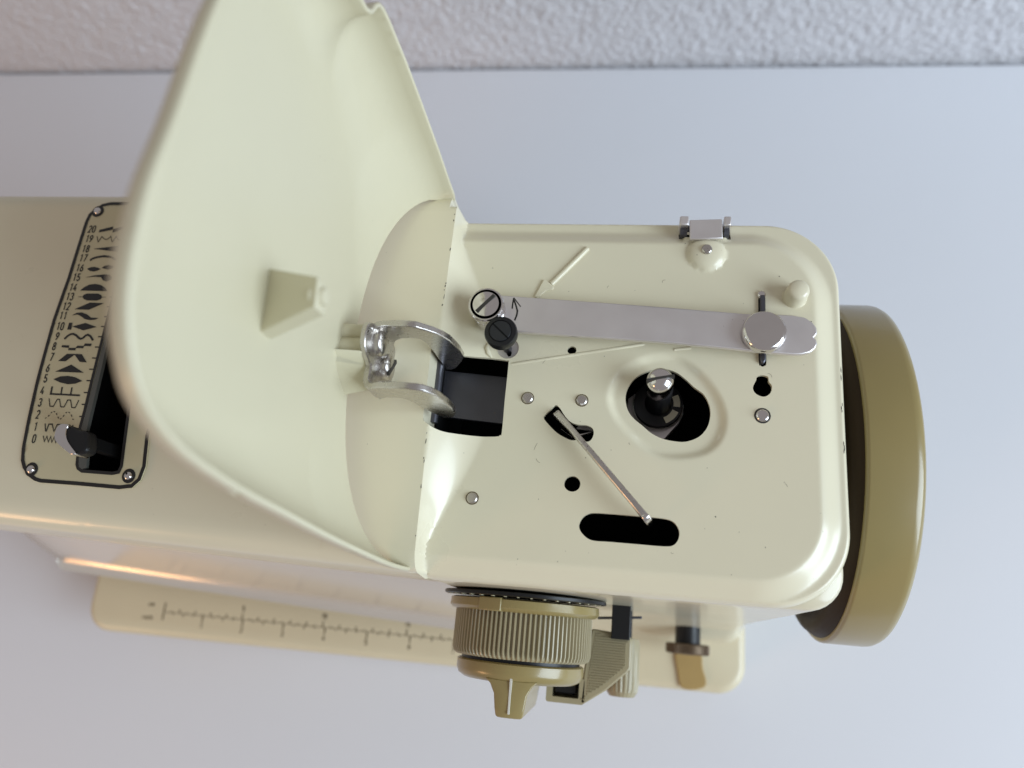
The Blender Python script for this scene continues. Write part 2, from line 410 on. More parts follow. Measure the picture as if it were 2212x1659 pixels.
H_win = resample(catmull(w2(win), 3), 1.); H_spin = resample(catmull(w2(spin), 4), 1.); H_lev = resample(catmull(w2(leverhole), 4), .8)
H_slot = resample(catmull(w2(slot), 4), 1.); H_key = catmull(w2(keyhole), 3); H_a = w2(hA); H_b = w2(hB); H_ls = catmull(w2(lslot), 2)
H_sil = circle(-40.4, 84.6, 3.7, 28)
fr = rrect(-92, 67.9, 8, 135.2, [24, .01, .01, 24], 22)
out = []
for p in fr:
    if p[0] < -91.9 and p[1] > 100: 
        if not any(q[0] == -62 for q in out): out += [(nr, 135.2), (nr, ny), (nl, ny), (nl, 135.2), (-62, 135.2), (-92, 135.3)]
        continue
    if p[0] < -91.9 and any(abs(q[0] + 92) < .02 and q[1] < 9 for q in out): continue
    out.append(p)
plate_out = [(p[0], float(arm_front(p[0])) + .15) if p[0] < -62 and p[1] < 12 else (p[0], p[1]) for p in resample(out, 1.)]
vs, fs = sheet(plate_out, [H_win, H_spin, H_lev, H_slot, H_key, H_a, H_b, H_ls, H_sil], .85, plate_h,
               extra_lines=[[(-62, y) for y in np.arange(10.2, 134.9, 1.)]], wall=241., hole_wall=1.4, rings=[(plate_out, [.35, .8, 1.3, 1.8])])
me = bpy.data.meshes.new('top_plate'); me.from_pydata([V(*v) for v in vs], [], fs); me.update()
plate = link('top_plate', me, M_cream, smooth=42)

# pillar: sections from plate down to plinth
def yfront(h): return float(np.interp(h, [239, 280, 340, 390, 412, 424, 434], [8.4, 7, 5.2, 3.4, .8, -2., -6.]))
rings = []
for h in [241.4, 241.6, 242.6, 245, 260, 280, 300, 320, 340, 360, 380, 395, 404, 412, 418, 424, 429, 434.5]:
    q = 8 if h == 241.4 else 1. if h == 241.6 else .25 if h == 242.6 else 0
    rings.append([(x, y, h) for x, y in rrect(-68 + min(q, 3), 66.6 - q, yfront(h) + q, 135.5 - q, [21, 10, 10, 11], 8)])
pillar = loft('pillar_housing', rings, mat('cream_enamel_pillar', (.66, .605, .45), .17, var=.02, vscale=20, spec=.45), caps=(False, False), smooth=60)
liner = loft('dark_liner', [[(x, y, h) for x, y in rrect(-63.3, 62, 12.5, 131, 20, 8)] for h in (237.5, 276)], M_blackflat, caps=(False, True), smooth=None)  # black box added so the plate openings look dark inside

# arm
SLOT_PX = [(306, 430), (322, 520), (318, 600), (300, 740), (278.5, 884.8), (262.4, 1008), (258, 1018), (246, 1020), (182, 1015), (175, 1010), (173, 1003), (175, 985), (178, 930), (189, 890), (212, 795), (238.7, 690), (262, 600), (280, 520), (292, 440)]
def on_arm(px, py, off=0.): return at_f(px, py, arm_h, off)
H_slotarm = resample([on_arm(*p)[:2] for p in SLOT_PX], 1.5)
arm_out = resample([(-345, arm_front(-345.) + .02), (-64, arm_front(-64.) + .02), (-64.5, 135.6), (-64.5, 140.8), (-345, 140.8)], 2.)
vs, fs = sheet(arm_out, [H_slotarm], 2.6, arm_h, rings=[(arm_out, [.12, .35, .8, 1.6, 2.8])], wall=300., hole_wall=1.2)
me = bpy.data.meshes.new('arm_housing'); me.from_pydata([V(*v) for v in vs], [], fs); me.update()
arm = link('arm_housing', me, M_cream, smooth=50)
prism('arm_underside', [(-344, 19.5), (-66, 12), (-66, 140), (-344, 140)], 296, 299.5, M_cream, bv=.5)
sx = [p[0] for p in H_slotarm]; sy = [p[1] for p in H_slotarm]
loft('slot_dark_box', [[(x, y, h) for x, y in ((min(sx) - 3, min(sy) - 3), (max(sx) + 3, min(sy) - 3), (max(sx) + 3, max(sy) + 3), (min(sx) - 3, max(sy) + 3))] for h in (231, 262)], M_blackflat, caps=(False, True), smooth=None)  # black lining put under the slot to paint its depth dark

# free arm and plinth
prof = [(2.2, 424), (1.0, 422.6), (2.6, 415), (8, 400), (14, 384), (20, 368), (26, 353), (32, 346), (40, 343), (72, 344), (82, 350), (86, 364), (86, 414), (80, 424)]
rings = []
for x, k in [(-338, .90), (-337, .96), (-334, 1.), (-300, 1.), (-180, 1.), (-66, 1.)]:
    rings.append([(x, 44 + (y - 44) * k - 7 + .053 * (-97 - x), 400 + (h - 400) * k) for y, h in catmull(prof, 3)])
free_arm = loft('free_arm', rings, M_mirror, smooth=60)
rings = []
for q, h in [(4.5, 433), (2.6, 433.5), (1.1, 434.8), (.3, 437), (0, 440), (0, 484), (1, 486.5)]:
    rings.append([(x, y, h) for x, y in rrect(-319 + q, 68 - q, -31.5 + q, 152 - q, [14 - q, 14 - q, 15 - q, 15 - q], 9)])
plinth = loft('plinth', rings, M_plinth, smooth=50)
for k, (fx, fy) in enumerate([(-300, -15), (50, -15), (-300, 135), (50, 135)]):
    lathe('foot', (fx, fy), 'z', [(7, 486), (7.5, 489.95)], M_black, plinth, 20)

# ------------------------------------------------------------------ figures: condensed stroke numerals
def arc(cx, cy, rx, ry, a0, a1, n=9): return [(cx + rx * math.cos(math.radians(a0 + (a1 - a0) * i / (n - 1))), cy + ry * math.sin(math.radians(a0 + (a1 - a0) * i / (n - 1)))) for i in range(n)]
GL = {
 '0': [arc(.5, 1.5, .5, .5, 180, 0) + [(1, .5)] + arc(.5, .5, .5, .5, 0, -180)[1:] + [(0, 1.5)]],
 '1': [[(.15, 1.65), (.6, 2.), (.6, 0)]],
 '2': [arc(.5, 1.5, .5, .5, 170, 0) + [(.95, 1.2), (0, 0), (1, 0)]],
 '3': [arc(.5, 1.52, .48, .48, 165, -90), arc(.5, .53, .5, .53, 90, -165)],
 '4': [[(.75, 0), (.75, 1.), ], [(.6, 2.), (0, .5), (1., .5)]],
 '5': [[(.95, 2), (.15, 2), (.08, 1.1)] + arc(.5, .6, .5, .6, 125, -165)],
 '6': [[(.8, 2.), (.25, 1.3)] + arc(.5, .55, .5, .55, 150, -200, 14)],
 '7': [[(0, 2), (1, 2), (.35, 0)]],
 '8': [arc(.5, 1.52, .42, .46, -90, 270, 15), arc(.5, .53, .5, .53, 90, 450, 15)],
 '9': [[(.2, 0), (.75, .7)] + arc(.5, 1.45, .5, .55, -30, 330, 15)],
 'c': [arc(.5, .55, .5, .55, 50, 310)], 'm': [[(0, 0), (0, 1.1)], arc(.28, .8, .27, .3, 180, 0) + [(.55, 0)], arc(.83, .8, .27, .3, 180, 0) + [(1.1, 0)]],
 'i': [[(.4, 0), (.4, 1.1)], [(.4, 1.4), (.4, 1.55)]], 'n': [[(0, 0), (0, 1.1)], arc(.45, .65, .45, .45, 180, 0) + [(.9, 0)]], 'h': [[(0, 0), (0, 1.8)], arc(.45, .65, .45, .45, 180, 0) + [(.9, 0)]],
}
def text_strokes(s, cx, cy, hh, wd, sw, gap=.55):
    adv = wd * (1 + gap); tot = adv * len(s) - wd * gap; st = []
    for k, ch in enumerate(s):
        for pl in GL[ch]: st.append(([(cx - tot / 2 + adv * k + p[0] * wd, cy - hh / 2 + p[1] * hh / 2) for p in pl], sw))
    return st

# ruler printed on the plinth front edge
flat433 = lambda x, y: np.full(np.shape(x), 433.)
x_zero = at(*ZE(768, 575), 433)[0]; yl = -17.2
st = [([(x_zero, yl), (-44, yl)], .35), ([(x_zero, yl - 4.6), (x_zero, yl + 5.2)], .9)]
for c in range(1, 31):
    x = x_zero + 10 * c
    if x > -42: break
    st.append(([(x, yl), (x, yl + (3.4 if c % 5 == 0 else 2.2))], .7)); st.append(([(x - 5, yl), (x - 5, yl + 1.2)], .45))
for k in range(1, 13):
    x = x_zero + 25.4 * k
    if x > -42: break
    st.append(([(x, yl), (x, yl - (3.4))], .8)); st.append(([(x - 12.7, yl), (x - 12.7, yl - 2)], .6))
    for q in (6.35, 19.05): st.append(([(x - q, yl), (x - q, yl - 1.3)], .45))
ruler = marks('ruler_scale', [], st, flat433, M_fadeink, plinth, .08)
for c in range(5, 31, 5):
    x = x_zero + 10 * c
    if x < -44: marks('ruler_numeral', [], text_strokes(str(c), x, yl + 6.2, 2.6, 1.1, .6), flat433, M_fadeink, plinth, .08)
for k in range(1, 13):
    x = x_zero + 25.4 * k
    if x < -44: marks('ruler_numeral', [], text_strokes(str(k), x, yl - 5.6, 2.8, 1.2, .55), flat433, M_fadeink, plinth, .08)
marks('ruler_unit', [], text_strokes('cm', x_zero - 9, yl + 4, 2.4, 1.2, .6), flat433, M_fadeink, plinth, .08)
marks('ruler_unit', [], text_strokes('inch', x_zero - 10, yl - 3.6, 2.4, 1.2, .6), flat433, M_fadeink, plinth, .08)

# ------------------------------------------------------------------ stitch panel
panel_px = [(330, 437), (240, 437), (222, 441), (205, 451), (192, 463), (184, 480)] + [ZH(640, 1090), ZI(440, 0)[0:2], ZI(220, 800), ZI(95, 1350), ZJ(150, 600), ZJ(138, 790), ZJ(165, 900), ZJ(240, 1020), ZJ(340, 1095), ZJ(430, 1125), ZJ(1000, 1168), ZJ(1650, 1228), ZJ(1850, 1205), ZJ(1980, 1090), ZJ(2060, 880), ZJ(2110, 400), (345, 860), (372, 640), (372, 470), (360, 445)]
pan3 = [on_arm(*p, .7) for p in panel_px]
pan_out = resample([p[:2] for p in pan3], 1.2)
panel_h = lambda x, y: arm_h(x, y) - .7
vs, fs = sheet(pan_out, [H_slotarm], 2.2, panel_h, wall=None, hole_wall=.8)
# wall: short skirt
me = bpy.data.meshes.new('stitch_panel'); me.from_pydata([V(*v) for v in vs], [], fs); me.update()
panel = link('stitch_panel', me, M_panel, smooth=50, label='brass coloured stitch chart with black numbers 0 to 20 and stitch symbols')
sk = panel.modifiers.new('thick', 'SOLIDIFY'); sk.thickness = .6 * MM; sk.offset = -1
def pp(z, pts): return [on_arm(*z(*p), .7)[:2] for p in pts]
def inset(poly, d):
    A = np.array(poly); T = np.roll(A, -1, 0) - np.roll(A, 1, 0); T /= np.linalg.norm(T, axis=1)[:, None] + 1e-9
    Nn = np.stack([-T[:, 1], T[:, 0]], 1)
    a = .5 * np.sum(A[:, 0] * np.roll(A[:, 1], -1) - A[:, 1] * np.roll(A[:, 0], -1))
    return A + Nn * (d if a > 0 else -d)
bl = [tuple(p) for p in inset(pan_out, .6)]; bl.append(bl[0]); bl.append(bl[1])
marks('border_line', [], [(bl, 1.25)], panel_h, M_ink, panel)
sb = [tuple(p) for p in inset(H_slotarm, -.55)]; sb.append(sb[0]); sb.append(sb[1])
marks('slot_border', [], [(sb, 1.1)], panel_h, M_ink, panel)
nums = {20: (ZH, 968, 440), 19: (ZH, 930, 570), 18: (ZH, 885, 705), 17: (ZH, 850, 830), 16: (ZH, 805, 962), 15: (ZH, 760, 1090), 14: (ZH, 715, 1225), 13: (ZH, 670, 1350), 12: (ZH, 625, 1480), 11: (ZH, 580, 1608),
        10: (ZI, 540, 92), 9: (ZI, 500, 228), 8: (ZI, 460, 362), 7: (ZI, 425, 508), 6: (ZI, 375, 655), 5: (ZI, 343, 797), 4: (ZI, 300, 958), 3: (ZI, 268, 1120), 2: (ZI, 240, 1282), 1: (ZI, 208, 1448), 0: (ZI, 187, 1610)}
for v, (z, x, y) in nums.items():
    c = on_arm(*z(x, y), .7)
    marks('numeral', [], text_strokes(str(v), c[0], c[1], 2.75, .98, .42, .62), panel_h, M_ink, panel)
S = []   # (zone, polygons, strokes)
S.append((ZH, [[(1058, 485), (1068, 450), (1255, 405), (1250, 445), (1238, 450)], [(1245, 488), (1252, 443), (1345, 418), (1440, 395), (1420, 435)]], []))
S.append((ZH, [], [([(1035, 535), (1042, 580), (1050, 615), (1062, 600), (1100, 540), (1130, 570), (1160, 582), (1200, 560), (1222, 535), (1232, 580), (1242, 615), (1256, 600), (1297, 540), (1320, 575), (1350, 587), (1390, 560), (1420, 540)], 13)]))
S.append((ZH, [[(985, 705), (1360, 664), (1345, 750)]], []))
S.append((ZH, [], [([(940, 862), (975, 838), (1030, 820), (1120, 806), (1200, 812), (1260, 832), (1300, 862)], 36)]))
S.append((ZH, [[(900, 975), (950, 955), (1000, 950), (1050, 962), (1085, 978), (1040, 1000), (990, 1012), (940, 1005)], [(1085, 976), (1130, 940), (1190, 925), (1250, 940), (1272, 957), (1230, 978), (1180, 985), (1130, 972), (1103, 964)]], []))
S.append((ZH, [[(870, 1092), (1000, 1065), (1150, 1050), (1215, 1060), (1245, 1095), (1230, 1125), (1160, 1148), (1115, 1130), (1090, 1090), (1000, 1082)]], []))
S.append((ZH, [[(808, 1268), (860, 1225), (930, 1190), (1010, 1180), (1090, 1195), (1150, 1235), (1180, 1278)]], []))
S.append((ZH, [[(835, 1355), (860, 1325), (900, 1310), (1050, 1310), (1090, 1330), (1105, 1358), (1080, 1390), (1030, 1405), (900, 1402), (860, 1385)]], [([(780, 1353), (840, 1355)], 8), ([(1100, 1358), (1160, 1360)], 8)]))
S.append((ZH, [[(730, 1522), (940, 1432), (1130, 1440), (925, 1528)]], []))
S.append((ZH, [[(695, 1605), (760, 1570), (830, 1565), (900, 1590), (955, 1635), (1055, 1640), (1010, 1662), (940, 1668), (870, 1655), (825, 1620), (770, 1592)]], []))
S.append((ZI, [[(632, 138), (660, 45), (705, 45), (685, 138)], [(700, 95), (880, 48), (1030, 102), (850, 148)]], []))
S.append((ZI, [], [([(595, 265), (640, 222), (680, 200), (715, 195), (755, 215), (790, 252), (815, 262), (845, 252), (880, 218), (910, 207), (945, 225), (965, 255), (980, 283)], 34)]))
S.append((ZI, [[(555, 375), (567, 348), (662, 352), (652, 385)], [(645, 415), (655, 385), (752, 385), (742, 418)], [(745, 386), (770, 355), (862, 358), (848, 390)], [(855, 358), (872, 325), (965, 328), (952, 362)]], []))
S.append((ZI, [[(510, 562), (630, 465), (732, 466), (732, 478), (608, 566)], [(732, 466), (830, 470), (897, 580), (802, 573), (734, 478)]], []))
S.append((ZI, [[(470, 705), (688, 610), (858, 720)]], []))
S.append((ZI, [[(445, 808), (540, 770), (640, 762), (740, 780), (838, 830), (740, 868), (640, 875), (540, 852)]], []))
S.append((ZI, [], [([(430, 905), (412, 1003)], 28), ([(398, 1005), (805, 1026)], 26), ([(565, 912), (550, 1004)], 24), ([(698, 918), (680, 1010)], 24)]))
S.append((ZI, [], [([(388, 1065), (400, 1172), (445, 1175), (500, 1078), (530, 1080), (545, 1180), (590, 1182), (640, 1088), (680, 1090), (695, 1190), (740, 1192), (790, 1090)], 15)]))
wave = [tuple(p) for p in catmull([(335, 1335), (375, 1310), (410, 1265), (450, 1243), (485, 1265), (505, 1315), (535, 1345), (575, 1315), (610, 1265), (650, 1252), (685, 1285), (705, 1340), (730, 1360)], 4, False)]
wave = [tuple(p) for p in resample(wave, 11, False)]
S.append((ZI, [], [(wave[i:i + 3], 14) for i in range(0, len(wave) - 2, 4)]))
S.append((ZI, [], [([(335, 1405), (340, 1505), (350, 1508), (385, 1414), (430, 1414), (453, 1512), (500, 1418), (550, 1420), (570, 1500), (600, 1425), (660, 1425), (690, 1460), (715, 1425)], 17)]))
S.append((ZI, [], [([(310, 1570), (325, 1650), (360, 1575), (378, 1655), (410, 1578), (425, 1660), (460, 1582), (478, 1665), (510, 1585), (530, 1668), (560, 1588)], 16)]))
def zscale(z): return 1 / (z(1, 0)[0] - z(0, 0)[0])
for z, polys, strokes in S:
    mmpx = 7.1 * zscale(z)    # zone px per mm on the arm, about
    marks('stitch_symbol', [pp(z, pl) for pl in polys], [(pp(z, pts), w / mmpx) for pts, w in strokes], panel_h, M_ink, panel)
for z, x0, x1, y in [(ZI, 1090, 1165, 95), (ZI, 1050, 1125, 233), (ZI, 1008, 1085, 373), (ZI, 968, 1045, 521), (ZI, 930, 1005, 672), (ZI, 893, 970, 826), (ZI, 858, 930, 987), (ZI, 828, 905, 1147), (ZI, 796, 870, 1310), (ZH, 1135, 1212, 1622), (ZH, 1175, 1250, 1487), (ZH, 1210, 1285, 1355), (ZH, 1250, 1325, 1223), (ZH, 1290, 1365, 1092), (ZH, 1328, 1400, 965)]:
    marks('tick_mark', [], [(pp(z, [(x0, y), (x1, y + 2)]), .42)], panel_h, M_ink, panel)
def rivet(c, h, r, hh, m, parent, n=20, flat=.55, name='rivet'):
    prof = [(r * 1.02, h + .6), (r, h - hh * .25), (r * .92, h - hh * .6), (r * .75, h - hh * .85), (r * flat, h - hh), (r * .02, h - hh * 1.02)]
    return lathe(name, c, 'z', prof, m, parent, n, smooth=50)
for p in [(212, 457), ZJ(300, 925), ZJ(1800, 1025)]:
    c = on_arm(*p, .7); marks('rivet_ring', [circle(c[0], c[1], 2.4, 22)], [], panel_h, M_ink, panel, .14); rivet(c[:2], c[2], 1.45, 1.2, M_chrome, panel)
# inner rail of the slot and the selector lever
rl = [on_arm(*p)[:2] for p in [(262, 600), (239, 690), (213, 795), (190, 890), (180, 930)]]; rr_ = [on_arm(*p)[:2] for p in [(268, 602), (246, 692), (222, 797), (200, 893), (191, 935)]]
prism('slot_rail', rl + rr_[::-1], 222.5, 224, M_rail, panel, 0)
c0 = [on_arm(*ZJ(*p))[:2] for p in [(1050, 730), (1180, 720), (1170, 900), (1100, 925), (1055, 890)]]
prism('slot_rail', c0, 223.2, 224.5, M_rail, panel, 0)
kn = [at(*ZJ(*p), 213) for p in [(735, 420), (760, 330), (800, 275), (860, 250), (930, 262), (1010, 290), (1090, 330), (1230, 370), (1240, 600), (1180, 690), (1060, 720), (1000, 715), (900, 640), (800, 560), (750, 500)]]
selector = prism('selector_lever', catmull(kn, 3), 210.5, 216, M_black, machine, 1.2, seg=3)
kc = catmull([at(*ZJ(*p), 212.3) for p in [(728, 430), (755, 325), (795, 272), (855, 246), (950, 262), (915, 330), (905, 430), (935, 520), (1000, 615), (1060, 705), (985, 715), (890, 645), (790, 560), (742, 500)]], 3)
prism('chrome_tip', kc, 209.8, 216.3, M_chrome, selector, .9, seg=3)
prism('stem', [at(*ZJ(*p), 216) for p in [(1120, 420), (1300, 430), (1290, 620), (1110, 610)]], 214, 240, M_blackflat, selector, .3)

# ------------------------------------------------------------------ flip-up lid
L_OUT = [(10.8, 228), (10.9, 215), (11.7, 200), (14, 170), (16.3, 147), (18.2, 128), (20.6, 113), (23.4, 104), (27, 98), (32, 94), (38.5, 91.2), (46, 89.8), (57, 89.6), (70, 91.3), (87, 93), (99, 95), (114, 100), (126, 108), (134.5, 119), (138.8, 130), (139.8, 138.5)]
L_BACK = [(148.5, 151.2), (148.7, 155), (147.6, 170), (145.8, 184), (142.6, 205), (139.6, 221), (138.6, 228)]
top_curve = catmull(L_OUT, 5, False)
notch = [(140.2, 142.6), (141.4, 145), (143.3, 146.6), (145.6, 147.6), (147.5, 148.9)]
hinge = [(y, 228 - 15 * math.sqrt(max(0, 1 - ((y - 74.7) / 63.9) ** 2))) for y in np.linspace(138.6, 10.8, 60)][1:-1]
lid_out = resample([tuple(p) for p in top_curve] + notch + L_BACK + hinge, 1.4)
RIM = resample([tuple(p) for p in top_curve] + notch + L_BACK, 2.5, False)
def lid_x(y, h):
    k = 228 - h
    D = 5. + 18. * np.clip((h - 97) / 125., 0, 1.1) ** .85
    R = np.interp(h, [94, 106, 150, 190, 214, 228], [6., 8., 16, 30, 62, 66])
    d = dist_poly(np.stack([y, h], 1), RIM, False); q = 1 - np.clip(d / R, 0, 1)
    w = D * (1 - q ** 2.2) ** (1 / 2.2)
    return -64 - .057 * k - w
vs, fs = sheet(lid_out, [], 2.2, lid_x, rings=[(lid_out, [-.15, -.4, -.9, -1.7, -2.8, .15, .4, .9, 1.7, 2.8])], to3=lambda y, h, x: (x, y, h))
me = rounded_shell('lid', vs, fs, 1.4, Vector((1, 0, 0)))
lid = link('lid', me, M_cream2, smooth=60, label='cream lid standing open with its hollow inside facing right')
# guide post and bosses inside the lid
def tri(name, ring_a, ring_b, m, parent, bv=.4): return bevel(loft(name, [ring_a, ring_b], m, parent), bv, 2)
xb = lambda y, h: float(lid_x(np.array([y]), np.array([h]))[0]) - .8
ga = [(xb(70.4, 145), 70.4, 145), (xb(55, 146.5), 55, 146.5), (xb(55.5, 153), 55.5, 153), (xb(69.8, 153), 69.8, 153)]
gb = [(-65.8, 64.4, 136.3), (-65.8, 57.8, 137.4), (-65.6, 58, 142.5), (-65.6, 63.6, 142.5)]
tri('guide_post', ga, gb, M_cream2, lid)
lathe('post_tip', (61.2, 139.6), 'x', [(2.2, -68), (2.0, -65.2), (1.7, -64.6), (.1, -64.5)], M_cream2, lid, 20)
lathe('boss', (77.2, 202), 'x', [(2.6, -92), (2.4, -78.6), (2.1, -78), (.1, -78)], M_cream2, lid, 24)
lathe('boss', (72.2, 203), 'x', [(3.7, -92), (3.6, -78.4)], M_cream2, lid, 24)
tri('mounting_block', [(-92, y, h) for y, h in ((69.6, 195.5), (66, 195), (58.5, 212), (70, 214))], [(-77.6, y, h) for y, h in ((69.4, 196.5), (67.2, 204), (61.8, 211), (70, 213))], M_cream2, lid)

# hinge bracket: back plate with two claw arms
def atY(z, pts, y): return [((lambda w: (w[0] * y / w[1], -w[2] * y / w[1]))(ray(*z(*p)))) for p in pts]
def atX(z, pts, x): return [((lambda w: (w[1] * x / w[0], -w[2] * x / w[0]))(ray(*z(*p)))) for p in pts]
br = catmull([(79.6, 200), (80.4, 212), (80.6, 221), (75, 226), (68, 224), (62, 214), (61.5, 206), (66.5, 203.5), (70.2, 196), (76.5, 195.4)], 3)
bracket = prism_axis('hinge_bracket', br, 'x', -78, -76.2, M_worn, machine, .35, label='bent steel hinge bracket with two claw arms')
def strip(name, secs, parent, th=2.1):
    P = [np.array(q[:2]) for q in secs]; rings = []
    for i, (x, y, a, b) in enumerate(secs):
        t = P[min(i + 1, len(P) - 1)] - P[max(i - 1, 0)]; t = t / np.linalg.norm(t); n_ = np.array([-t[1], t[0]]) * th / 2
        rings.append([(x + n_[0], y + n_[1], a), (x - n_[0], y - n_[1], a), (x - n_[0], y - n_[1], b), (x + n_[0], y + n_[1], b)])
    return bevel(loft(name, rings, M_worn, parent, smooth=40), .4, 2, 38)
strip('claw_arm', [(-77.1, 73, 199.5, 222), (-77.1, 76.4, 200, 222), (-76.6, 78.2, 200.2, 221), (-75.2, 79.1, 200, 217), (-73, 79.2, 199.4, 212), (-70, 79.1, 198.4, 209), (-66.5, 79.1, 198.1, 208.3), (-64, 79.1, 198.5, 209), (-62.9, 79.1, 198.9, 212), (-62.5, 79.1, 199.2, 222), (-62.2, 79.1, 199.5, 238), (-60.5, 79.1, 201, 238), (-58.5, 79.1, 202.8, 236), (-56.5, 79.1, 205.6, 232), (-55, 79.1, 208.8, 229), (-54.1, 79.1, 214, 226.5), (-53.5, 79.1, 219.5, 225)], bracket)
strip('claw_arm', [(-77.1, 68, 203, 217), (-77.1, 65, 202.5, 214), (-76.8, 62.2, 201.5, 212.5), (-75.6, 60.2, 200, 211), (-73.6, 59.2, 198, 209), (-71, 59.1, 196.2, 206), (-66, 59.1, 195.6, 206.3), (-64.2, 59.1, 195.6, 209), (-63, 59.1, 195.7, 213.5), (-61.8, 59.1, 195.8, 218), (-60, 59.1, 196.2, 223), (-58, 59.1, 197, 227.5), (-56, 59.1, 199.5, 227), (-54.6, 59.1, 203, 225), (-53.4, 59.1, 208.8, 222), (-52.9, 59.1, 214, 219)], bracket)
def xscrew(y, h, r, x0, parent):
    s = lathe('screw', (y, h), 'x', [(r, x0), (r, x0 + 1.6), (r * .92, x0 + 2.4), (r * .6, x0 + 2.9), (.05, x0 + 3.)], M_worn, parent, 26, smooth=50)
    return s
xscrew(75.2, 205.5, 4.4, -76.4, bracket); xscrew(70.4, 214.5, 4.2, -76.4, bracket)
prism_axis('screw_slot', [(70.4 + dy, 214.5 + dh) for dy, dh in ((-3.4, -2.2), (-2.6, -3.2), (3.4, 2.2), (2.6, 3.2))], 'x', -74.2, -73.3, M_rust, bracket, 0)
lathe('hinge_pin', (-63.6, 234), 'y', [(1.5, 58), (1.5, 66), (1.9, 66.2), (1.9, 67), (1.5, 67.2), (1.5, 80)], M_darksteel, bracket, 20)
# flat spring below the window
ws = [at(*ZA(*p), 243) for p in [(1130, 760), (1850, 828), (1800, 1248), (1070, 1165)]]
prism('flat_spring', ws, lambda x, y: 241 + (x + 62) * .04, lambda x, y: 242.4 + (x + 62) * .04, M_darksteel, machine, .2)

# ------------------------------------------------------------------ bobbin winder lever
bar_px = [(290, 486), (500, 502), (800, 525), (1100, 548), (1450, 576), (1600, 588), (1720, 589), (1850, 593), (1915, 605), (1955, 630), (1978, 660), (1983, 688), (1974, 704), (1964, 712), (1976, 724), (1983, 745), (1972, 772), (1945, 793), (1900, 804), (1860, 806), (1700, 795), (1450, 770), (1200, 746), (800, 716), (360, 683), (250, 674), (190, 650), (150, 610), (130, 560), (140, 510), (180, 478), (240, 478)]
barh = lambda x, y: 226.5 - .012 * (x + 45) if x < 20 else 225.72 + .02 * (x - 20)
bar = [at(*ZB(*p), 226) for p in bar_px]
lever = prism('winder_lever', bar, barh, lambda x, y: barh(x, y) + 1.8, M_steel, machine, .35, label='long flat steel bobbin winder lever with a heart notched tip')
lev_h = lambda x, y: np.array([barh(a, b) for a, b in zip(np.ravel(x), np.ravel(y))])
pv = (-46.9, 95.1)
piv = lathe('pivot_screw', pv, 'z', [(5.6, 229), (5.7, 224.5), (5.0, 224), (5.0, 223), (5.9, 222.6), (5.95, 220.2), (5.6, 219.7), (5.0, 219.7), (4.9, 220.2), (4.3, 220.2)], M_chrome, lever, 44, smooth=35)
lathe('groove_ring', pv, 'z', [(5.15, 219.66), (4.35, 219.66)], M_rust, lever, 40)
lathe('screw_head', pv, 'z', [(4.35, 220.2), (4.3, 219.5), (3.5, 219.2), (1.8, 219.0), (.05, 218.95)], M_chrome, lever, 40, smooth=50)
def bar_at(c, L_, w, ang, h0, h1, m, parent, name):
    ca, sa = math.cos(ang), math.sin(ang)
    return prism(name, [(c[0] + ca * a - sa * b, c[1] + sa * a + ca * b) for a, b in ((-L_ / 2, -w / 2), (L_ / 2, -w / 2), (L_ / 2, w / 2), (-L_ / 2, w / 2))], h0, h1, m, parent, 0)
bar_at(pv, 8.0, 1.15, math.radians(48), 218.85, 220, M_rust, lever, 'screw_slot')
lathe('pivot_post', pv, 'z', [(5., 228.5), (5., 233.5)], M_chrome, lever, 30)
# engraved turn arrow
a1 = [at(*ZB(*p), 226) for p in [(345, 622), (356, 595), (360, 570), (352, 540), (342, 512)]]
a2 = [at(*ZB(*p), 226) for p in [(332, 558), (335, 530), (341, 500)]]; a3 = [at(*ZB(*p), 226) for p in [(341, 500), (360, 525), (378, 548)]]
marks('engraved_arrow', [], [(a1, .55), (a2, .5), (a3, .35)], lev_h, M_ink, lever, .06)
# pressed button near the tip
bc = at(*ZB(1697, 678), 223); 
lathe('button', bc, 'z', [(6.6, 226), (6.75, 224.6), (6.6, 223.4), (6.1, 222.7), (5.3, 222.4), (.05, 222.35)], M_chrome, lever, 48, smooth=40)
# black stop knob
kb = (-40.6, 84.5)
knob = lathe('stop_knob', kb, 'z', [(4.6, 221), (5.2, 219.6), (5.3, 217.2), (5.0, 216.3), (3.75, 216.1), (3.7, 216.5), (3.55, 216.5)], M_black, machine, 44, label='round black slotted knob beside the lever pivot')
lathe('screw_head', kb, 'z', [(3.5, 217), (3.45, 216.1), (3.3, 215.9), (.05, 215.85)], mat('black_oxide', (.016, .017, .019), .45, .2, var=.1, vscale=300), knob, 36)
bar_at(kb, 7.0, .5, math.radians(-42), 215.8, 216.6, M_blackflat, knob, 'screw_slot')
lathe('shaft', kb, 'z', [(1.5, 219), (1.5, 240)], M_black, knob, 20)
sil = (-40.4, 84.6)
kslot = [(sil[0] + dx, sil[1] + dy) for dx, dy in ((-1.9, 1.4), (.2, 1.6), (1.4, -1.5), (1.2, -2.6), (.4, -2.8), (-.2, -2.2))]
vs, fs = sheet(circle(sil[0], sil[1], 3.68, 36), [resample(kslot, .5)], .8, lambda x, y: np.full(np.shape(x), 232.5), hole_wall=.8)
me = bpy.data.meshes.new('keyhole_disc'); me.from_pydata([V(*v) for v in vs], [], fs); me.update(); link('keyhole_disc', me, M_steel, knob)

